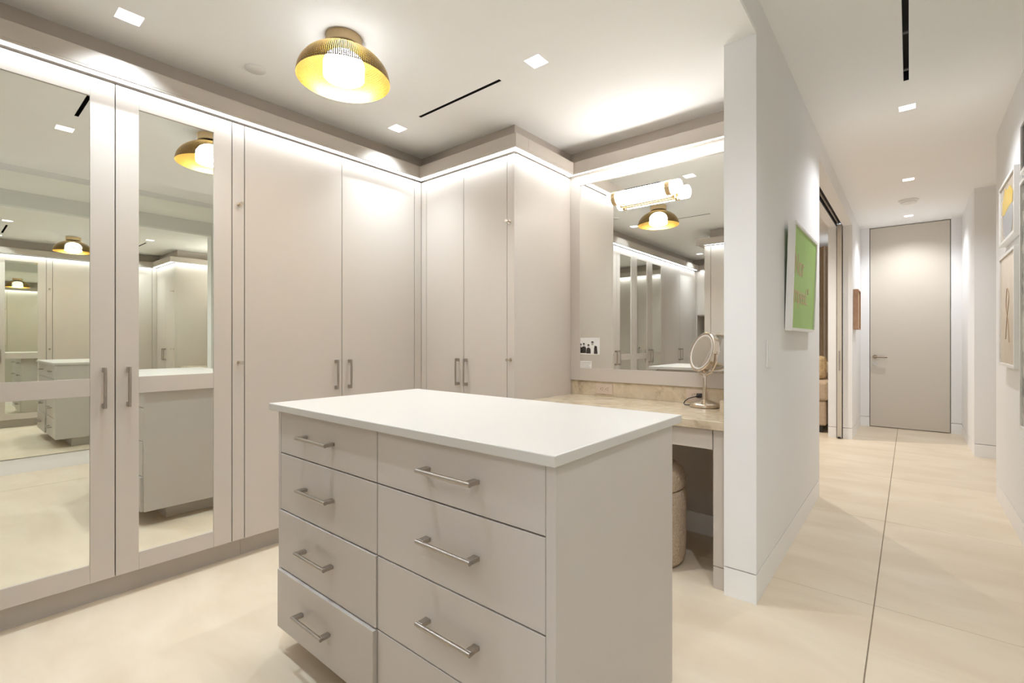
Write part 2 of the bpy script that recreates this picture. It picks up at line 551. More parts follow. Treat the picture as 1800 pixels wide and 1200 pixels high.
# ------------------------------------------------------------------ wardrobes
class Run:
    """maps (u along the face, w outward from it, z) to the room"""
    def __init__(self, side, face):
        self.side, self.face = side, face
    def b(self, u0, u1, w0, w1, z0, z1):
        f = self.face
        if self.side == 'left':
            return (f + w0, f + w1, u0, u1, z0, z1)
        if self.side == 'back':
            return (u0, u1, f - w0, f - w1, z0, z1)
        return (u0, u1, f + w0, f + w1, z0, z1)      # 'front': faces +y
    def p(self, u, w, z):
        f = self.face
        if self.side == 'left': return (f + w, u, z)
        if self.side == 'back': return (u, f - w, z)
        return (u, f + w, z)

def pull(run, u, zc, L, parent, horizontal=False):
    bm = bmesh.new()
    h = L / 2
    if not horizontal:
        for s in (-1, 1):
            z0, z1 = sorted((zc + s * h, zc + s * (h - 0.020)))
            box(bm, *run.b(u - 0.0055, u + 0.0055, 0.0003, 0.030, z0, z1), bev=0.0015)
        cyl(bm, run.p(u, 0.033, zc - h), run.p(u, 0.033, zc + h), 0.0062, 14)
    else:
        for s in (-1, 1):
            a, b = sorted((u + s * h, u + s * (h - 0.020)))
            box(bm, *run.b(a, b, 0.0003, 0.030, zc - 0.0055, zc + 0.0055), bev=0.0015)
        cyl(bm, run.p(u - h, 0.033, zc), run.p(u + h, 0.033, zc), 0.0062, 14)
    return obj('handle', bm, NICKEL, parent)

DZ0, DZ1 = 0.104, 2.287
g = 0.002
def plain_door(run, u0, u1, parent, handle_u=None, z0=DZ0, z1=DZ1, hz=0.944):
    d = obj('door', nb(run.b(u0 + g, u1 - g, -0.022, 0, z0, z1), bev=0.0012), PAINT, parent)
    if handle_u is not None:
        pull(run, handle_u, hz, 0.178, d)
    return d

def mirror_door(run, u0, u1, parent, handle_u):
    a, b = u0 + g, u1 - g
    st = 0.083
    zt, zr1, zr0, zb = 2.205, 0.986, 0.911, 0.184
    bm = bmesh.new()
    box(bm, *run.b(a, a + st, -0.022, 0, DZ0, DZ1), bev=0.001)
    box(bm, *run.b(b - st, b, -0.022, 0, DZ0, DZ1), bev=0.001)
    for z0, z1 in ((zt, DZ1), (zr0, zr1), (DZ0, zb)):
        box(bm, *run.b(a + st + 0.0003, b - st - 0.0003, -0.022, -0.0003, z0, z1), bev=0.001)
    d = obj('door', bm, PAINT, parent)
    for z0, z1 in ((zr1, zt), (zb, zr0)):
        m = obj('mirror_pane', nb(run.b(a + st + 0.0005, b - st - 0.0005, -0.012, -0.006, z0 + 0.0005, z1 - 0.0005)), MIRROR, d)
        m['label'] = 'silver mirror pane'
    pull(run, handle_u, 0.944, 0.178, d)
    return d

def hook(run, u, z, parent):
    bm = bmesh.new()
    cyl(bm, run.p(u, 0.0003, z), run.p(u, 0.004, z), 0.011, 16)
    cyl(bm, run.p(u, 0.004, z), run.p(u, 0.034, z), 0.005, 12)
    cyl(bm, run.p(u, 0.034, z), run.p(u, 0.041, z), 0.0095, 16)
    h = obj('hook', bm, CHROME, parent)
    h['label'] = 'small chrome valet peg'
    return h

def carcass(run, u0, u1, parent, depth=0.60, z0=0.10, z1=2.292, toe=True):
    obj('body', nb(run.b(u0 + 0.0006, u1 - 0.0006, -depth, -0.026, z0, z1)), PAINT, parent)
    if toe:
        obj('toe_kick', nb(run.b(u0 + 0.0006, u1 - 0.0006, -0.10, -0.055, 0.0005, z0 - 0.0005)), TOE, parent)

RL = Run('left', XL)
GR1 = 'wardrobes along the mirrored wall'
def wardrobe(run, u0, u1, label, group=None, **k):
    p = run.p((u0 + u1) / 2, -0.3, 0)
    t = thing('wardrobe', label, 'wardrobe', p, group)
    carcass(run, u0, u1, t, **k)
    return t

t = wardrobe(RL, 0.039, 1.054, 'tall greige wardrobe with two framed mirror doors nearest the viewer', GR1)
mirror_door(RL, 0.039, 0.516, t, 0.476)
mirror_door(RL, 0.516, 0.993, t, 0.561)
obj('filler_strip', nb(RL.b(0.993 + g, 1.054 - g, -0.022, 0, DZ0, DZ1), bev=0.001), PAINT, t)
hook(RL, 1.026, 1.864, t)
hook(RL, 1.026, 1.035, t)
t = wardrobe(RL, 1.054, YB + 0.02, 'tall greige wardrobe with two plain doors between mirrored doors and corner', GR1)
plain_door(RL, 1.054, 1.621, t, 1.621 - 0.045)
plain_door(RL, 1.621, 2.188, t, 1.621 + 0.045)
obj('filler_strip', nb(RL.b(2.188 + g, YB - 0.001, -0.022, 0, DZ0, DZ1), bev=0.001), PAINT, t)
t = wardrobe(RL, -0.976, 0.039, 'greige wardrobe with framed mirror doors seen only in the vanity mirror', GR1)
mirror_door(RL, -0.438, 0.039, t, -0.398)
mirror_door(RL, -0.915, -0.438, t, -0.478)
obj('filler_strip', nb(RL.b(-0.976 + g, -0.915 - g, -0.022, 0, DZ0, DZ1), bev=0.001), PAINT, t)
t = wardrobe(RL, -2.24, -0.976, 'greige wardrobe with plain doors deep in the vanity mirror reflection', GR1)
plain_door(RL, -1.54, -0.976, t, -1.54 + 0.045)
plain_door(RL, -2.104, -1.54, t, -1.54 - 0.045)
obj('filler_strip', nb(RL.b(-2.2612, -2.104 - g, -0.022, 0, DZ0, DZ1), bev=0.001), PAINT, t)

RB = Run('back', YB)
t = thing('wardrobe', 'tall greige corner wardrobe on the back wall beside the vanity', 'wardrobe', (-2.28, YB + 0.3, 0))
obj('body', nb((XL - 0.0205, XS - 0.0245, YB + 0.0275, YV - 0.0015, 0.10, 2.292)), PAINT, t)
obj('toe_kick', nb((XL - 0.0205, XS - 0.055, YB + 0.06, YB + 0.10, 0.0005, 0.0995)), TOE, t)
obj('filler_strip', nb(RB.b(XL + 0.0005, -2.659 - g, -0.022, 0, DZ0, DZ1), bev=0.001), PAINT, t)
plain_door(RB, -2.659, -2.282, t, -2.282 - 0.044)
plain_door(RB, -2.282, -1.904, t, -2.282 + 0.032)
obj('filler_strip', nb(RB.b(-1.904 + g, XS, -0.022, 0, DZ0, DZ1), bev=0.001), PAINT, t)
obj('side_panel', nb((XS - 0.024, XS, YB + 0.0225, YV - 0.0015, 0.0005, 2.292), bev=0.001), PAINT, t)
hook(RB, -1.882, 1.876, t)
hook(RB, -1.874, 1.034, t)

# rear cabinets, seen in the vanity mirror
RR = Run('front', -2.26)
t = thing('cabinet_tower', 'greige tower with upper door, open niche and drawers at the rear', 'cabinet', (-2.42, -2.6, 0))
u0, u1 = -2.712, -2.20
obj('body', nb((u0, u0 + 0.02, -2.85, -2.2605, 0.10, 2.292), (u1 - 0.02, u1, -2.85, -2.2605, 0.10, 2.292), (u0 + 0.0205, u1 - 0.0205, -2.85, -2.83, 0.10, 2.292),
                (u0 + 0.0205, u1 - 0.0205, -2.8295, -2.283, 1.555, 2.292), (u0 + 0.0205, u1 - 0.0205, -2.8295, -2.283, 0.10, 1.165)), PAINT, t)
obj('toe_kick', nb((u0, u1, -2.36, -2.32, 0.0005, 0.0995)), TOE, t)
plain_door(RR, u0 + 0.02, u1 - 0.02, t, u1 - 0.06, z0=1.57, z1=DZ1, hz=1.70)
for z0, z1 in ((0.104, 0.45), (0.454, 0.80), (0.804, 1.15)):
    d = obj('drawer', nb(RR.b(u0 + 0.022, u1 - 0.022, -0.022, 0, z0, z1), bev=0.0012), PAINT, t)
    pull(RR, (u0 + u1) / 2, z1 - 0.09, 0.178, d, True)
t = thing('wardrobe', 'greige rear wardrobe beyond the niche tower behind the viewer', 'wardrobe', (-1.43, -2.6, 0))
carcass(RR, -2.199, -0.66, t)
plain_door(RR, -2.199, -1.70, t, -1.74)
plain_door(RR, -1.70, -1.20, t, -1.66)
plain_door(RR, -1.20, -0.70, t, -0.74)
cornice('trim_7', (XL + CP + 0.0005, -0.66, -2.33, -2.26 + CP, ZL0, ZL1), 'greige cornice with light strip over the rear cabinets',
        (XL + CP + 0.002, -0.66, -2.245, -2.198, ZS, ZL0 - 0.0002), 'white light strip over the rear cabinets', (XL + CP + 0.0005, -0.66, -2.26 + CP - 0.012, -2.26 + CP, ZL0 - 0.010, ZL0 - 0.0002))
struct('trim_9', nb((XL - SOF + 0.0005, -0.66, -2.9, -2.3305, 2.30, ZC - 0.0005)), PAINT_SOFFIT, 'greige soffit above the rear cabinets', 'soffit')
# cabinet block beside the viewer, its face seen at the edge of the vanity mirror
RP = Run('front', -0.17)
t = thing('wardrobe', 'greige wardrobe block whose face shows at the vanity mirror edge', 'wardrobe', (-1.3, -0.6, 0))
carcass(RP, -1.905, -0.66, t)
obj('filler_strip', nb(RP.b(-1.905, -1.835, -0.022, 0, DZ0, DZ1), bev=0.001), PAINT, t)
plain_door(RP, -1.833, -1.27, t, -1.31)
plain_door(RP, -1.27, -0.67, t, -1.23)
cornice('trim_10', (-1.905 - CP, -0.66, -0.75, -0.17 + CP, ZL0, ZL1), 'greige cornice with light strip over the wardrobe block',
        (-1.895, -0.66, -0.155, -0.108, ZS, ZL0 - 0.0002), 'white light strip over the wardrobe block', (-1.905 - CP, -0.66, -0.17 + CP - 0.012, -0.17 + CP, ZL0 - 0.010, ZL0 - 0.0002))
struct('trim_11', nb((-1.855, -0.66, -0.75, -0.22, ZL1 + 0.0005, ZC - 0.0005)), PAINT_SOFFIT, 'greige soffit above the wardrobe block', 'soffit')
wall_box('wall_block', -0.655, PX1, -0.77, -0.17, ZC - 0.0005, 'white end wall beside the wardrobe block behind the viewer', 'white baseboard of the wall end behind the viewer')

# ------------------------------------------------------------------ tall mirror on the right wall
t = thing('wall_mirror', 'tall frameless mirror covering the hall wall beside the viewer', 'mirror', (XR, 0.6, BH))
obj('mirror_pane', nb((XR - 0.003, XR + 0.0035, -1.3, 2.448, BH + 0.008, 2.605)), MIRROR, t)

# ------------------------------------------------------------------ island
t = thing('island_cabinet', 'greige dressing island with eight drawers under a white top', 'island', (-1.19, 1.14, 0))
IX0, IX1, IYF, IYB = -1.821, -0.566, 0.827, 1.462
RI = Run('back', IYF)
obj('body', nb((IX0 + 0.0205, IX1 - 0.0265, IYF + 0.026, IYB, 0.095, 0.8885)), ISL, t)
obj('side_panel', nb((IX0, IX0 + 0.018, IYF - 0.0005, IYB, 0.095, 0.8885), bev=0.0012), ISL, t)
obj('side_panel', nb((IX1 - 0.026, IX1, IYF - 0.0005, IYB, 0.095, 0.8885), bev=0.0012), ISL, t)
obj('toe_kick', nb((IX0 + 0.10, IX1 - 0.06, IYF + 0.14, IYB - 0.05, 0.0005, 0.0945)), TOE, t)
rows = [(0.736, 0.8865), (0.526, 0.732), (0.311, 0.522), (0.096, 0.307)]
for ci, (a, b) in enumerate(((-1.8015, -1.198), (-1.194, -0.5935))):
    for ri, (z0, z1) in enumerate(rows):
        out = 0.014 if (ci == 0 and ri == 3) else (0.004 if (ci == 0 and ri == 2) else 0.0)
        r2 = Run('back', IYF - out)
        d = obj('drawer', nb(r2.b(a, b, -0.022, 0, z0, z1), bev=0.0015), ISL, t)
        if out > 0.01:
            d['label'] = 'drawer standing slightly open'
        zc = (z0 + z1) / 2 + 0.004
        pull(r2, (a + b) / 2 + (0.012 if ci else -0.026), zc, 0.195, d, True)
tag(obj('island_countertop', nb((-1.868, -0.559, 0.811, 1.523, 0.889, 0.914), bev=0.0025), QUARTZ), 'white quartz slab on top of the greige drawer island', 'countertop')

# ------------------------------------------------------------------ vanity
t = thing('vanity_counter', 'beige quartzite vanity counter with low backsplash under the mirror', 'countertop', (-1.25, 2.6, 0.737))
obj('slab', nb((XS + 0.0008, PX0 - 0.0015, 2.298, YV - 0.0015, 0.737, 0.777), bev=0.002), STONE, t)
obj('backsplash', nb((XS + 0.0008, PX0 - 0.0235, 2.886, YV - 0.0015, 0.7772, 0.874), bev=0.001), STONE, t)
obj('side_splash', nb((PX0 - 0.023, PX0 - 0.0015, 2.304, YV - 0.0015, 0.7772, 0.874), bev=0.001), STONE, t)
t = thing('vanity_desk', 'greige vanity desk frame with slim apron drawers under the stone counter', 'desk', (-1.25, 2.6, 0))
obj('end_panel', nb((-0.704, PX0 - 0.0015, 2.318, YV - 0.016, 0.1055, 0.7365), (-0.70, PX0 - 0.0015, 2.323, YV - 0.016, 0.09, 0.106), bev=0.0), PAINT, t)
obj('plinth', nb((-0.704, PX0 - 0.0015, 2.318, YV - 0.016, 0.0005, 0.1005)), PAINT, t)
obj('apron_box', nb((XS + 0.001, -0.7045, 2.34, 2.85, 0.652, 0.7365)), PAINT, t)
for a, b in ((XS + 0.002, -1.279), (-1.275, -0.708)):
    obj('drawer', nb((a, b, 2.318, 2.3395, 0.642, 0.7335), bev=0.0012), PAINT, t)

t = thing('vanity_mirror', 'large vanity mirror in a flat greige frame above the stone counter', 'mirror', (-1.25, 2.9, 0.876))
bm = bmesh.new()
VZ0, VZ1 = 0.875, 2.228
MX0, MX1, MZ0 = -1.768, -0.72, 0.961
box(bm, XS + 0.0008, MX0, 2.876, YV - 0.0015, VZ0, VZ1, bev=0.001)
box(bm, MX1, PX0 - 0.0015, 2.876, YV - 0.0015, VZ0, VZ1, bev=0.001)
box(bm, MX0 + 0.0003, MX1 - 0.0003, 2.876, YV - 0.0015, VZ0, MZ0, bev=0.001)
obj('frame', bm, PAINT, t)
obj('mirror_pane', nb((MX0 + 0.0005, MX1 - 0.0005, 2.883, 2.888, MZ0 + 0.0005, VZ1 - 0.0005)), MIRROR2, t)
MY = 2.883

# twin-band tube light fixed to the mirror
t = thing('vanity_sconce', 'glowing opal tube light with brass bands mounted on the vanity mirror', 'lamp', (-1.275, MY, 2.066))
cz, cy_ = 2.066, 2.812
bm = bmesh.new()
n = 28
prof = [(0.0, -0.2385), (0.030, -0.2385), (0.037, -0.234), (0.040, -0.226), (0.040, 0.226), (0.037, 0.234), (0.030, 0.2385), (0.0, 0.2385)]
lathe(bm, prof, (-1.275, cy_, cz), n, M=Matrix.Rotation(math.radians(90), 3, 'Y'))
obj('glass_tube', bm, TUBE, t)
for x in (-1.462, -1.108):
    bm = bmesh.new()
    lathe(bm, [(0.0405, -0.015), (0.0440, -0.015), (0.0440, -0.002), (0.0415, -0.001), (0.0415, 0.001), (0.0440, 0.002), (0.0440, 0.015), (0.0405, 0.015)], (x, cy_, cz), n, M=Matrix.Rotation(math.radians(90), 3, 'Y'))
    b_ = obj('brass_band', bm, BRASS, t)
    bm = bmesh.new()
    cyl(bm, (x, cy_ + 0.043, cz - 0.012), (x, MY - 0.0002, cz - 0.012), 0.007, 12)
    cyl(bm, (x, MY - 0.006, cz - 0.012), (x, MY - 0.0002, cz - 0.012), 0.016, 16)
    cyl(bm, (x, 2.862, cz - 0.012), (x, 2.862, cz - 0.046), 0.005, 12)
    obj('bracket', bm, BRASS, b_)
bm = bmesh.new()
cyl(bm, (-1.445, 2.862, 2.023), (-1.098, 2.862, 2.023), 0.0065, 10)
for x in (-1.445, -1.098):
    cyl(bm, (x - 0.006, 2.862, 2.023), (x + 0.006, 2.862, 2.023), 0.0105, 12)
obj('rod', bm, BRASS, t)

# outlets
def outlet(x0, x1, z0, z1, label):
    t = thing('power_outlet', label, 'outlet', ((x0 + x1) / 2, 2.886, (z0 + z1) / 2), 'outlets in the vanity backsplash')
    obj('cover_plate', nb((x0, x1, 2.8805, 2.8857, z0, z1), bev=0.0012), PLATE, t)
    cx, cz = (x0 + x1) / 2, (z0 + z1) / 2
    for s in (-1, 1):
        f = obj('receptacle', nb((cx + s * 0.019 - 0.015, cx + s * 0.019 + 0.015, 2.8785, 2.8803, cz - 0.017, cz + 0.017), bev=0.0006), PLATE, t)
        k = cx + s * 0.019
        obj('slot', nb((k + 0.002, k + 0.009, 2.8778, 2.8784, cz + 0.006, cz + 0.0085), (k + 0.002, k + 0.009, 2.8778, 2.8784, cz - 0.0085, cz - 0.006), (k - 0.009, k - 0.0045, 2.8778, 2.8784, cz - 0.0025, cz + 0.0025)), SLOT, f)
outlet(-1.643, -1.520, 0.792, 0.860, 'beige double outlet alone in the vanity backsplash')
outlet(-1.030, -0.907, 0.792, 0.860, 'beige double outlet behind the makeup mirror with a plug in it')

# makeup mirror
BX, BY, BZ = -0.888, 2.770, 0.7775
t = thing('makeup_mirror', 'round tilting makeup mirror on a polished nickel stand', 'mirror', (BX, BY, BZ))
bm = bmesh.new()
lathe(bm, [(0.0, 0.0005), (0.076, 0.0005), (0.080, 0.004), (0.080, 0.018), (0.077, 0.021), (0.05, 0.031), (0.024, 0.0395), (0.014, 0.044), (0.0, 0.044)], (BX, BY, BZ), 48)
obj('base', bm, CHROME, t)
bm = bmesh.new()
cyl(bm, (BX, BY, BZ + 0.0442), (BX, BY, 0.944), 0.0105, 20)
cyl(bm, (BX, BY, 0.944), (BX, BY, 0.962), 0.0105, 20, 0.007)
obj('stem', bm, CHROME, t)
hc = Vector((BX - 0.004, BY + 0.002, 1.083))
nrm = Vector((-0.62, -0.74, 0.26)).normalized()
side = Vector((0, 0, 1)).cross(nrm).normalized()
R = Matrix((side, nrm.cross(side), nrm)).transposed()
bm = bmesh.new()
lathe(bm, [(0.100, 0.0165), (0.104, 0.019), (0.110, 0.019), (0.114, 0.015), (0.114, -0.015), (0.110, -0.019), (0.104, -0.019), (0.100, -0.0165)], hc, 56, M=R)
hd = obj('head_ring', bm, CHROME, t)
bm = bmesh.new()
lathe(bm, [(0.0, 0.017), (0.0905, 0.017), (0.0905, -0.016), (0.0, -0.016)], hc, 56, M=R)
mp = obj('mirror_glass', bm, glossy('makeup_mirror_silver', (0.86, 0.85, 0.82)), hd)
bm = bmesh.new()
lathe(bm, [(0.091, 0.0155), (0.0995, 0.0175), (0.0995, -0.0155), (0.091, -0.0155), (0.091, 0.0155)], hc, 56, M=R)
obj('light_ring', bm, mat('frosted_ring', (0.70, 0.66, 0.62), 0.45), hd)
pts = []
for k in range(25):
    a = math.pi * (k / 24.0) + math.pi
    pts.append(hc + side * (0.126 * math.cos(a)) + Vector((0, 0, 1)) * (0.126 * math.sin(a)))
bm = bmesh.new()
tube(bm, pts, 0.0045, 10)
yk = obj('yoke', bm, CHROME, t)
for s in (-1, 1):
    bm = bmesh.new()
    cyl(bm, hc + side * s * 0.113, hc + side * s * 0.136, 0.007, 14)
    obj('pivot_knob', bm, CHROME, yk)

# its power cord with plug
bm = bmesh.new()
tube(bm, spline([(-0.958, 2.840, 0.825), (-0.985, 2.815, 0.817), (-1.005, 2.80, 0.802), (-1.010, 2.785, 0.787), (-0.995, 2.768, 0.7812), (-0.972, 2.772, 0.7815)], 8), 0.003, 8)
cord = obj('power_cord', bm, BLACKP, t)
cord['label'] = 'black cord'
bm = bmesh.new()
box(bm, -0.962, -0.936, 2.850, 2.8772, 0.815, 0.842, bev=0.004)
cyl(bm, (-0.949, 2.852, 0.828), (-0.960, 2.838, 0.824), 0.0075, 12, 0.004)
obj('plug', bm, BLACKP, cord)

# photo and note tucked in the mirror
t = thing('photo_print', 'black and white group photo tucked into the vanity mirror edge', 'photo', (-1.70, MY, 1.11))
PHW = mat('photo_paper', (0.80, 0.78, 0.76), 0.4, var=0.03, scale=30)
PHB = mat('photo_black', (0.018, 0.013, 0.011), 0.45, var=0.4, scale=90, color2=(0.05, 0.04, 0.035))
PHG = mat('photo_grey', (0.50, 0.46, 0.43), 0.45, var=0.3, scale=90)
obj('paper', nb((-1.777, -1.617, MY - 0.0022, MY - 0.0012, 1.056, 1.170)), PHW, t)
def poly(pts, y):
    bm = bmesh.new()
    a = [bm.verts.new((x, y, z)) for x, z in pts]
    b = [bm.verts.new((x, y + 0.0003, z)) for x, z in pts]
    bm.faces.new(a); bm.faces.new(b[::-1])
    for i in range(len(a)):
        j = (i + 1) % len(a)
        bm.faces.new((a[i], b[i], b[j], a[j]))
    return bm
def disc(cx, cz, rx, rz, n=14, a0=0, a1=2 * math.pi):
    full = abs(a1 - a0 - 2 * math.pi) < 1e-6
    m = n if full else n + 1
    return [(cx + rx * math.cos(a0 + (a1 - a0) * i / n), cz + rz * math.sin(a0 + (a1 - a0) * i / n)) for i in range(m)]
for cx, zt, hw, zb in ((-1.765, 1.118, 0.012, 1.064), (-1.740, 1.122, 0.019, 1.064), (-1.703, 1.114, 0.017, 1.062)):
    f = obj('printed_figure', poly([(cx - hw, zb), (cx + hw, zb), (cx + hw * 0.95, zt - 0.022), (cx + hw * 0.5, zt - 0.012), (cx - hw * 0.5, zt - 0.012), (cx - hw * 0.95, zt - 0.022)], MY - 0.0027), PHB, t)
    obj('printed_head', poly(disc(cx, zt, 0.0075, 0.0105), MY - 0.0027), PHG, f)
    obj('printed_hair', poly(disc(cx, zt + 0.003, 0.0085, 0.0095, 10, 0, math.pi), MY - 0.0031), PHB, f)
f = obj('printed_figure', poly([(-1.661, 1.060), (-1.632, 1.060), (-1.638, 1.112), (-1.654, 1.117), (-1.659, 1.10)], MY - 0.0027), PHB, t)
obj('printed_head', poly(disc(-1.672, 1.131, 0.0095, 0.0125), MY - 0.0027), PHG, f)
obj('printed_hair', poly(disc(-1.672, 1.136, 0.0105, 0.0105, 10, 0, math.pi), MY - 0.0031), PHB, f)
t = thing('note_card', 'small white printed card at the lower vanity mirror corner', 'card', (-1.73, MY, 0.985))
obj('paper', nb((-1.777, -1.680, MY - 0.0022, MY - 0.0012, 0.962, 1.010)), PHW, t)
for i, (a, b) in enumerate(((-1.764, -1.684), (-1.766, -1.686), (-1.764, -1.70), (-1.764, -1.69))):
    z = 1.0005 - i * 0.0105
    obj('printed_line', nb((a, b, MY - 0.0027, MY - 0.0023, z - 0.0014, z + 0.0014)), PHG, t)

# ottoman
OX, OY = -1.118, 2.452
t = thing('ottoman', 'round tan boucle ottoman with lid tucked under the vanity', 'ottoman', (OX, OY, 0))
bm = bmesh.new()
lathe(bm, [(0.0, 0.004), (0.200, 0.004), (0.216, 0.012), (0.224, 0.035), (0.228, 0.12), (0.228, 0.26), (0.227, 0.345), (0.223, 0.370), (0.214, 0.381), (0.0, 0.383)], (OX, OY, 0), 64)
obj('body', bm, BOUCLE, t)
bm = bmesh.new()
lathe(bm, [(0.0, 0.3835), (0.212, 0.3845), (0.221, 0.392), (0.224, 0.408), (0.223, 0.445), (0.213, 0.477), (0.185, 0.50), (0.12, 0.511), (0.0, 0.515)], (OX, OY, 0), 64)
obj('lid', bm, BOUCLE, t)

# ------------------------------------------------------------------ ceiling fittings
LX, LY = -1.926, 1.160
t = thing('dome_light', 'brass perforated dome ceiling light with glowing opal globe', 'lamp', (LX, LY, ZC))
bm = bmesh.new()
lathe(bm, [(0.0, ZC - 0.0005), (0.077, ZC - 0.0005), (0.077, ZC - 0.040), (0.074, ZC - 0.044), (0.0, ZC - 0.044)], (LX, LY, 0), 48)
obj('ceiling_canopy', bm, BRASS, t)
prof = []
RD, ZR, ZTOP = 0.197, 2.298, 2.4425
for k in range(25):
    a = math.radians(90) * k / 24
    prof.append((max(RD * math.sin(a), 0.0), ZR + (ZTOP - ZR) * math.cos(a)))
bm = bmesh.new()
uvl = bm.loops.layers.uv.new('UVMap')
lathe(bm, prof, (LX, LY, 0), 96, uvlayer=uvl)
bmesh.ops.recalc_face_normals(bm, faces=bm.faces[:])
up = max(bm.faces, key=lambda f: f.calc_center_median().z)
if up.normal.z < 0:
    bmesh.ops.reverse_faces(bm, faces=bm.faces[:])
obj('shade', bm, PERF, t, recalc=False)
bm = bmesh.new()
gp = []
rg = 0.086
for k in range(13):
    a = math.pi / 2 * k / 12
    gp.append((rg * math.sin(a), 2.362 + 0.066 * math.cos(a)))
for k in range(1, 13):
    a = math.pi / 2 + math.pi / 2 * k / 12
    gp.append((max(rg * math.sin(a), 0.0), 2.315 + 0.022 * math.cos(a)))
gp[0] = (0.0, gp[0][1]); gp[-1] = (0.0, gp[-1][1])
lathe(bm, gp, (LX, LY, 0), 48)
obj('globe', bm, GLOBE, t)

def downlight(p, z, watts, label, group, color=(0.80, 0.91, 1.0), spread=104, rise=0.047):
    x, y = p
    t = thing('downlight', label, 'lamp', (x, y, z), group)
    a, w = DL, 0.002
    h = 0.062
    obj('housing', nb((x - a + 0.0002, x - a + w, y - a + 0.0002, y + a - 0.0002, z, z + h), (x + a - w, x + a - 0.0002, y - a + 0.0002, y + a - 0.0002, z, z + h),
                      (x - a + w, x + a - w, y - a + 0.0002, y - a + w, z, z + h), (x - a + w, x + a - w, y + a - w, y + a - 0.0002, z, z + h)), WHITEP, t)
    obj('lens', nb((x - a + w, x + a - w, y - a + w, y + a - w, z + 0.050, z + 0.054)), LENS, t)
    d = bpy.data.lights.new('downlight_lamp', 'SPOT')
    d.spot_blend = 1.0
    d.shadow_soft_size = 0.02
    d.energy = watts
    d.color = color
    d.spot_size = math.radians(spread)
    o = bpy.data.objects.new('downlight_lamp', d)
    COL.objects.link(o)
    o.location = (0, 0, rise)
    o.parent = t
GD = 'square recessed ceiling downlights'
for p, l in zip(down_spots, ('square recessed downlight above the nearest mirrored wardrobe', 'square recessed downlight beyond the slot vent towards the vanity',
                             'square recessed downlight near the inner wardrobe corner', 'square recessed downlight above the island seen only in mirrors',
                             'square recessed downlight at the rear seen in the vanity mirror')):
    downlight(p, ZC, DOWNLIGHT_W, l, GD)
for p, l in zip(hall_spots, ('square recessed downlight beyond the long hall vent', 'square recessed downlight between hall vent and smoke detector',
                             'square recessed downlight just before the hall door', 'unseen hall downlight added above the viewer to brighten the hall',
                             'unseen hall downlight added behind the viewer to brighten the hall')):
    downlight(p, ZH, HALL_DOWNLIGHT_W, l, GD, (0.92, 0.955, 1.0), HALL_SPREAD, 0.008)

def vent(r, z, label, along):
    x0, x1, y0, y1 = r
    t = thing('slot_vent', label, 'vent', ((x0 + x1) / 2, (y0 + y1) / 2, z), 'black slot vents in the ceilings')
    w = 0.0015
    obj('plenum', nb((x0 + 0.0002, x0 + w, y0 + 0.0002, y1 - 0.0002, z + 0.0005, z + 0.06), (x1 - w, x1 - 0.0002, y0 + 0.0002, y1 - 0.0002, z + 0.0005, z + 0.06),
                     (x0 + w, x1 - w, y0 + 0.0002, y0 + w, z + 0.0005, z + 0.06), (x0 + w, x1 - w, y1 - w, y1 - 0.0002, z + 0.0005, z + 0.06), (x0 + w, x1 - w, y0 + w, y1 - w, z + 0.06, z + 0.062)), BLACK, t)
    if along == 'y':
        for y in (3.07, 3.492, 2.64):
            obj('spacer', nb((x0 + w, x1 - w, y - 0.012, y + 0.012, z + 0.012, z + 0.02)), mat('vent_spacer', (0.09, 0.09, 0.10), 0.4, var=0.1, scale=20), t)
    return t
vent(vent_d, ZC, 'black slot vent in the ceiling beside the brass dome light', 'x')
vent(vent_d2, ZC, 'black slot vent in the ceiling seen only in the door mirrors', 'x')
vent(vent_h, ZH, 'long black slot vent running along the hall ceiling', 'y')
bm = bmesh.new()
lathe(bm, [(0.0, ZC - 0.0003), (0.046, ZC - 0.0003), (0.046, ZC - 0.005), (0.043, ZC - 0.007), (0.0, ZC - 0.007)], (-2.478, 1.012, 0), 40)
tag(obj('ceiling_sensor', bm, WHITEP), 'small white round cover disc on the ceiling above the wardrobes', 'sensor')
bm = bmesh.new()
lathe(bm, [(0.0, ZH - 0.0003), (0.088, ZH - 0.0003), (0.088, ZH - 0.012), (0.072, ZH - 0.020), (0.066, ZH - 0.034), (0.0, ZH - 0.038)], (-0.008, 6.69, 0), 40)
tag(obj('smoke_detector', bm, WHITEP), 'white round smoke detector on the hall ceiling', 'detector')

# ------------------------------------------------------------------ hall doors
t = thing('door_1', 'tall flush cream door closing the end of the hall', 'door', (0, YFAR, 0), kind='structure')
lf = obj('leaf', nb((-0.409, 0.387, YFAR + 0.002, YFAR + 0.045, 0.008, 2.651), bev=0.001), DOORP, t)
obj('dark_gap_backing', nb((-0.4164, 0.3944, YFAR + 0.05, YFAR + 0.06, 0.0, 2.66)), BLACKP, t)  # black sheet behind the leaf, standing in for shade in the gap
bm = bmesh.new()
cyl(bm, (-0.358, YFAR + 0.0015, 0.935), (-0.358, YFAR - 0.008, 0.935), 0.026, 24)
cyl(bm, (-0.358, YFAR - 0.008, 0.935), (-0.358, YFAR - 0.05, 0.935), 0.010, 14)
cyl(bm, (-0.368, YFAR - 0.048, 0.935), (-0.226, YFAR - 0.048, 0.932), 0.0095, 14)
obj('lever_handle', bm, STEEL_D, lf)
bm = bmesh.new()
cyl(bm, (-0.355, YFAR + 0.0015, 0.842), (-0.355, YFAR - 0.008, 0.842), 0.026, 24)
cyl(bm, (-0.355, YFAR - 0.008, 0.842), (-0.355, YFAR - 0.012, 0.842), 0.010, 14)
obj('lock_rose', bm, NICKEL, lf)

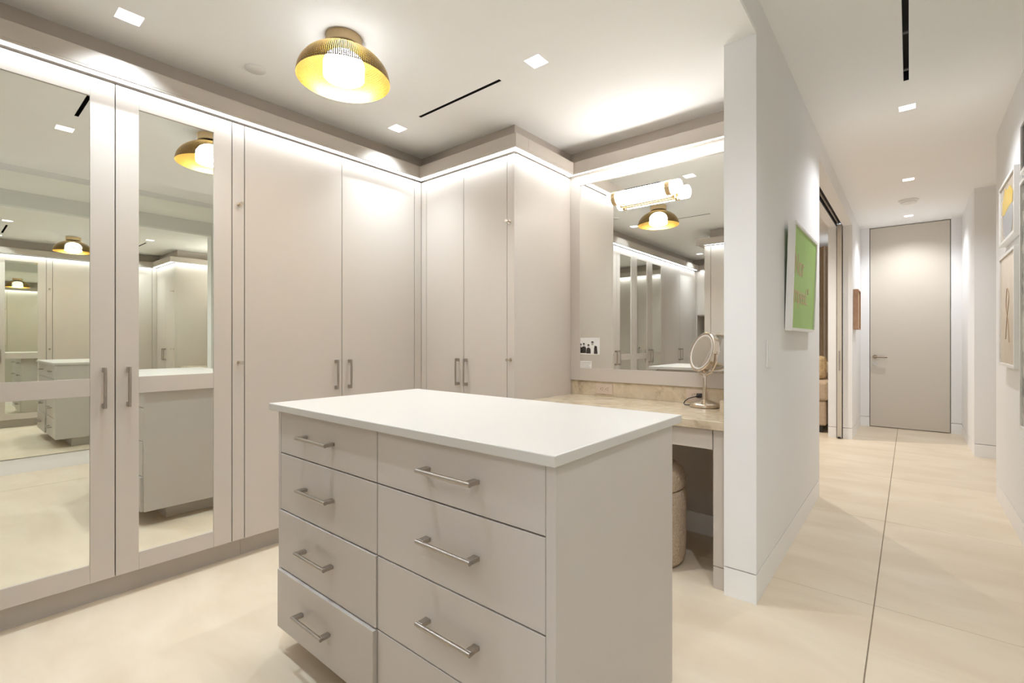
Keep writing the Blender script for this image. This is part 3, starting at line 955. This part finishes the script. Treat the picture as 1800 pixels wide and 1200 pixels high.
t = thing('door_2', 'white pocket door pushed into the wall, its narrow edge showing', 'door', (-0.635, YOP, 0), kind='structure')
lf = obj('leaf', nb((-0.658, -0.613, YOP - 0.028, YOP + 0.95, 0.010, 2.515), bev=0.001), DOORP, t)
obj('edge_pull', nb((-0.6425, -0.6285, YOP - 0.030, YOP - 0.0282, 0.80, 1.03), bev=0.0006), NICKEL, lf)
obj('floor_guide', nb((-0.650, -0.621, YOP - 0.045, YOP - 0.032, 0.0005, 0.024), bev=0.002), BLACKP, t)
obj('track', nb((-0.6665, -0.660, PY1 + 0.001, YOP - 0.001, 2.50, 2.559), (-0.611, -0.6045, PY1 + 0.001, YOP - 0.001, 2.50, 2.559), (-0.659, -0.612, PY1 + 0.001, YOP - 0.001, 2.535, 2.559)), BLACK, t)
obj('track_liner', nb((-0.652, -0.636, PY1 + 0.001, YOP - 0.03, 2.520, 2.534)), NICKEL, t)

# ------------------------------------------------------------------ hall wall objects
def framed(name, side, xw, y0, y1, z0, z1, depth, fw, art_mat, label, lean=0.0, recess=0.008, group=None):
    """picture on a wall x = xw; side +1 faces +x, -1 faces -x"""
    t = thing(name, label, 'picture', (xw, (y0 + y1) / 2, z0), group)
    f = side
    a, b = xw + f * 0.0015, xw + f * (0.0015 + depth)
    fr = obj('frame', nb((a, b, y0, y0 + fw, z0, z1), (a, b, y1 - fw, y1, z0, z1), (a, b, y0 + fw + 0.0002, y1 - fw - 0.0002, z0, z0 + fw), (a, b, y0 + fw + 0.0002, y1 - fw - 0.0002, z1 - fw, z1), bev=0.001), FRAMEW, t)
    p = b - f * recess
    ar = obj('print', nb((p - f * 0.004, p, y0 + fw + 0.0005, y1 - fw - 0.0005, z0 + fw + 0.0005, z1 - fw - 0.0005)), art_mat, t)
    return t, p

GREEN = mat('green_print', (0.30, 0.52, 0.10), 0.45, var=0.06, scale=2, color2=(0.34, 0.56, 0.14))
t, p = framed('framed_print', 1, PX1, 2.888, 3.68, 1.205, 1.785, 0.034, 0.016, GREEN, 'white framed green text print leaning off the hall wall')
PINK = mat('pink_ink', (0.62, 0.42, 0.25), 0.5, var=0.05, scale=20)
def text(body, size, loc, rot, parent, material, name='lettering'):
    c = bpy.data.curves.new(name, 'FONT')
    c.body = body
    c.size = size
    c.extrude = 0.0002
    tmp = bpy.data.objects.new('tmp_text', c)
    COL.objects.link(tmp)
    bpy.context.view_layer.update()
    me = bpy.data.meshes.new_from_object(tmp.evaluated_get(bpy.context.evaluated_depsgraph_get()))
    bpy.data.objects.remove(tmp)
    bpy.data.curves.remove(c)
    me.name = name
    me.materials.clear()
    me.materials.append(material)
    o = bpy.data.objects.new(name, me)
    COL.objects.link(o)
    o.parent = parent
    o.location = Vector(loc) - root_loc(parent)
    o.rotation_euler = rot
    return o
rot = (math.radians(90), 0, math.radians(90))
text('Nor', 0.17, (p + 0.0008, 2.945, 1.515), rot, t, PINK)
text('impeed."', 0.145, (p + 0.0008, 2.925, 1.362), rot, t, PINK)
t.rotation_euler = (0, math.radians(1.7), 0)
t.location.x += 0.001

t = thing('light_switch', 'white rocker light switch on the wall below the green print', 'switch', (PX1, 2.513, 1.09))
obj('plate', nb((PX1 + 0.0008, PX1 + 0.006, 2.472, 2.554, 1.027, 1.155), bev=0.0015), WHITEP, t)
obj('rocker', nb((PX1 + 0.0062, PX1 + 0.0095, 2.496, 2.530, 1.057, 1.125), bev=0.001), WHITEP, t)

WOOD = mat('oak_brown', (0.46, 0.28, 0.17), 0.5, var=0.2, scale=12, color2=(0.38, 0.22, 0.13))
t = thing('wooden_frame', 'narrow brown wooden box frame on the far hall wall', 'picture', (PX1, 7.1, 1.28))
obj('frame', nb((PX1 + 0.001, PX1 + 0.050, 6.93, 6.945, 1.285, 1.757), (PX1 + 0.001, PX1 + 0.050, 7.285, 7.30, 1.285, 1.757), (PX1 + 0.001, PX1 + 0.050, 6.9452, 7.2848, 1.285, 1.30), (PX1 + 0.001, PX1 + 0.050, 6.9452, 7.2848, 1.742, 1.757)), WOOD, t)
obj('panel', nb((PX1 + 0.030, PX1 + 0.036, 6.9455, 7.2845, 1.3005, 1.7415)), mat('oak_light', (0.60, 0.44, 0.28), 0.5, var=0.15, scale=10), t)

GA = 'white framed pictures on the right hall wall'
GREYART = mat('abstract_grey_print', (0.52, 0.44, 0.34), 0.12, var=0.05, scale=3, color2=(0.50, 0.42, 0.33))
t, p = framed('framed_picture', -1, XR, 3.89, 4.49, 1.762, 2.142, 0.036, 0.018, GREYART, 'white frame with grey and yellow abstract shapes, upper on hall wall', group=GA)
YEL = mat('yellow_ink', (0.72, 0.50, 0.08), 0.3, var=0.1, scale=10)
GRI = mat('grey_ink', (0.42, 0.42, 0.43), 0.3, var=0.05, scale=10)
def flat(points, x, th=0.0004):
    bm = bmesh.new()
    a = [bm.verts.new((x, y, z)) for y, z in points]
    b = [bm.verts.new((x + th, y, z)) for y, z in points]
    bm.faces.new(a); bm.faces.new(b[::-1])
    for i in range(len(a)):
        j = (i + 1) % len(a)
        bm.faces.new((a[i], b[i], b[j], a[j]))
    return bm
obj('printed_shape', flat(disc(4.18, 1.895, 0.19, 0.13, 24), p - 0.0006), GRI, t)
obj('printed_shape', flat([(3.98, 2.02), (4.10, 2.08), (4.20, 2.07), (4.27, 2.10), (4.38, 2.03), (4.40, 1.95), (4.30, 1.94), (4.12, 1.96), (4.00, 1.96)], p - 0.0012), YEL, t)
CREAM_ART = mat('pale_line_drawing_paper', (0.66, 0.55, 0.42), 0.2, var=0.1, scale=5, color2=(0.60, 0.48, 0.35))
t, p = framed('framed_picture', -1, XR, 3.89, 4.49, 0.99, 1.69, 0.036, 0.018, CREAM_ART, 'white frame with a pale line drawing, lower on hall wall', group=GA)
SEP = mat('sepia_ink', (0.42, 0.28, 0.17), 0.5, var=0.1, scale=10)
bm = bmesh.new()
tube(bm, spline([(p - 0.0008, 4.12, 1.14), (p - 0.0008, 4.16, 1.26), (p - 0.0008, 4.24, 1.36), (p - 0.0008, 4.20, 1.47), (p - 0.0008, 4.13, 1.41), (p - 0.0008, 4.20, 1.30), (p - 0.0008, 4.26, 1.16)], 6), 0.0016, 5)
obj('drawn_line', bm, SEP, t)
DARK_ART = mat('dark_abstract_print', (0.03, 0.04, 0.035), 0.2, var=0.2, scale=8, color2=(0.60, 0.56, 0.48))
t, p = framed('framed_picture', -1, XR, 3.0, 3.715, 0.68, 1.995, 0.036, 0.018, DARK_ART, 'tall white frame with dark print at the photo edge', group=GA)
t, p = framed('framed_picture', -1, XR, 3.0, 3.70, 2.03, 2.30, 0.036, 0.018, BLACKP, 'small white frame above the tall one at the photo edge', group=GA)

# ------------------------------------------------------------------ room behind the pocket door
LIN = mat('linen_upholstery', (0.50, 0.39, 0.28), 0.9, var=0.12, scale=40, bump=0.3, bump_scale=400)
t = thing('sofa', 'beige linen sofa end glimpsed through the pocket door opening', 'sofa', (-1.75, 7.5, 0))
obj('base', nb((-2.70, -0.80, 7.08, 7.95, 0.09, 0.40), bev=0.02), LIN, t)
obj('backrest', nb((-2.70, -0.80, 7.72, 7.98, 0.401, 0.86), bev=0.04), LIN, t)
for a, b in ((-2.72, -2.50), (-1.0, -0.78)):
    obj('armrest', nb((a, b, 7.06, 7.715, 0.401, 0.64), bev=0.03), LIN, t)
for a, b in ((-2.495, -1.755), (-1.75, -1.005)):
    obj('seat_cushion', nb((a, b, 7.07, 7.71, 0.402, 0.55), bev=0.035), LIN, t)
for x in (-2.65, -0.86):
    for y in (7.13, 7.9):
        obj('leg', nb((x - 0.025, x + 0.025, y - 0.025, y + 0.025, 0.0005, 0.0895)), BLACKP, t)
bm = nb((-1.20, -0.84, 7.42, 7.56, 0.645, 0.95), bev=0.05)
tag(obj('pillow', bm, mat('tan_pillow', (0.55, 0.40, 0.22), 0.9, var=0.3, scale=25)), 'tan patterned pillow on the end of the sofa', 'pillow')
bm = bmesh.new()
N = 120
A, B = [], []
for k in range(N + 1):
    x = -2.4 + 1.6 * k / N
    y = 8.86 + 0.035 * math.sin(k * 0.9)
    A.append((bm.verts.new((x, y, 0.01)), bm.verts.new((x, y, 2.62))))
for p0, p1 in zip(A, A[1:]):
    f = bm.faces.new((p0[0], p1[0], p1[1], p0[1])); f.smooth = True
g_ = bmesh.ops.solidify(bm, geom=bm.faces[:], thickness=0.004)
tag(obj('curtain', bm, mat('tan_curtain', (0.62, 0.48, 0.33), 0.9, var=0.1, scale=20)), 'tan curtain hanging in the room behind the pocket door', 'curtain')
downlight((-1.9, 6.2), ZH - 0.0625, 110.0, 'unseen downlight added to light the room behind the pocket door', GD, (1.0, 0.93, 0.84), 165, 0.001)  # unseen lamp, added to brighten the sofa and curtain
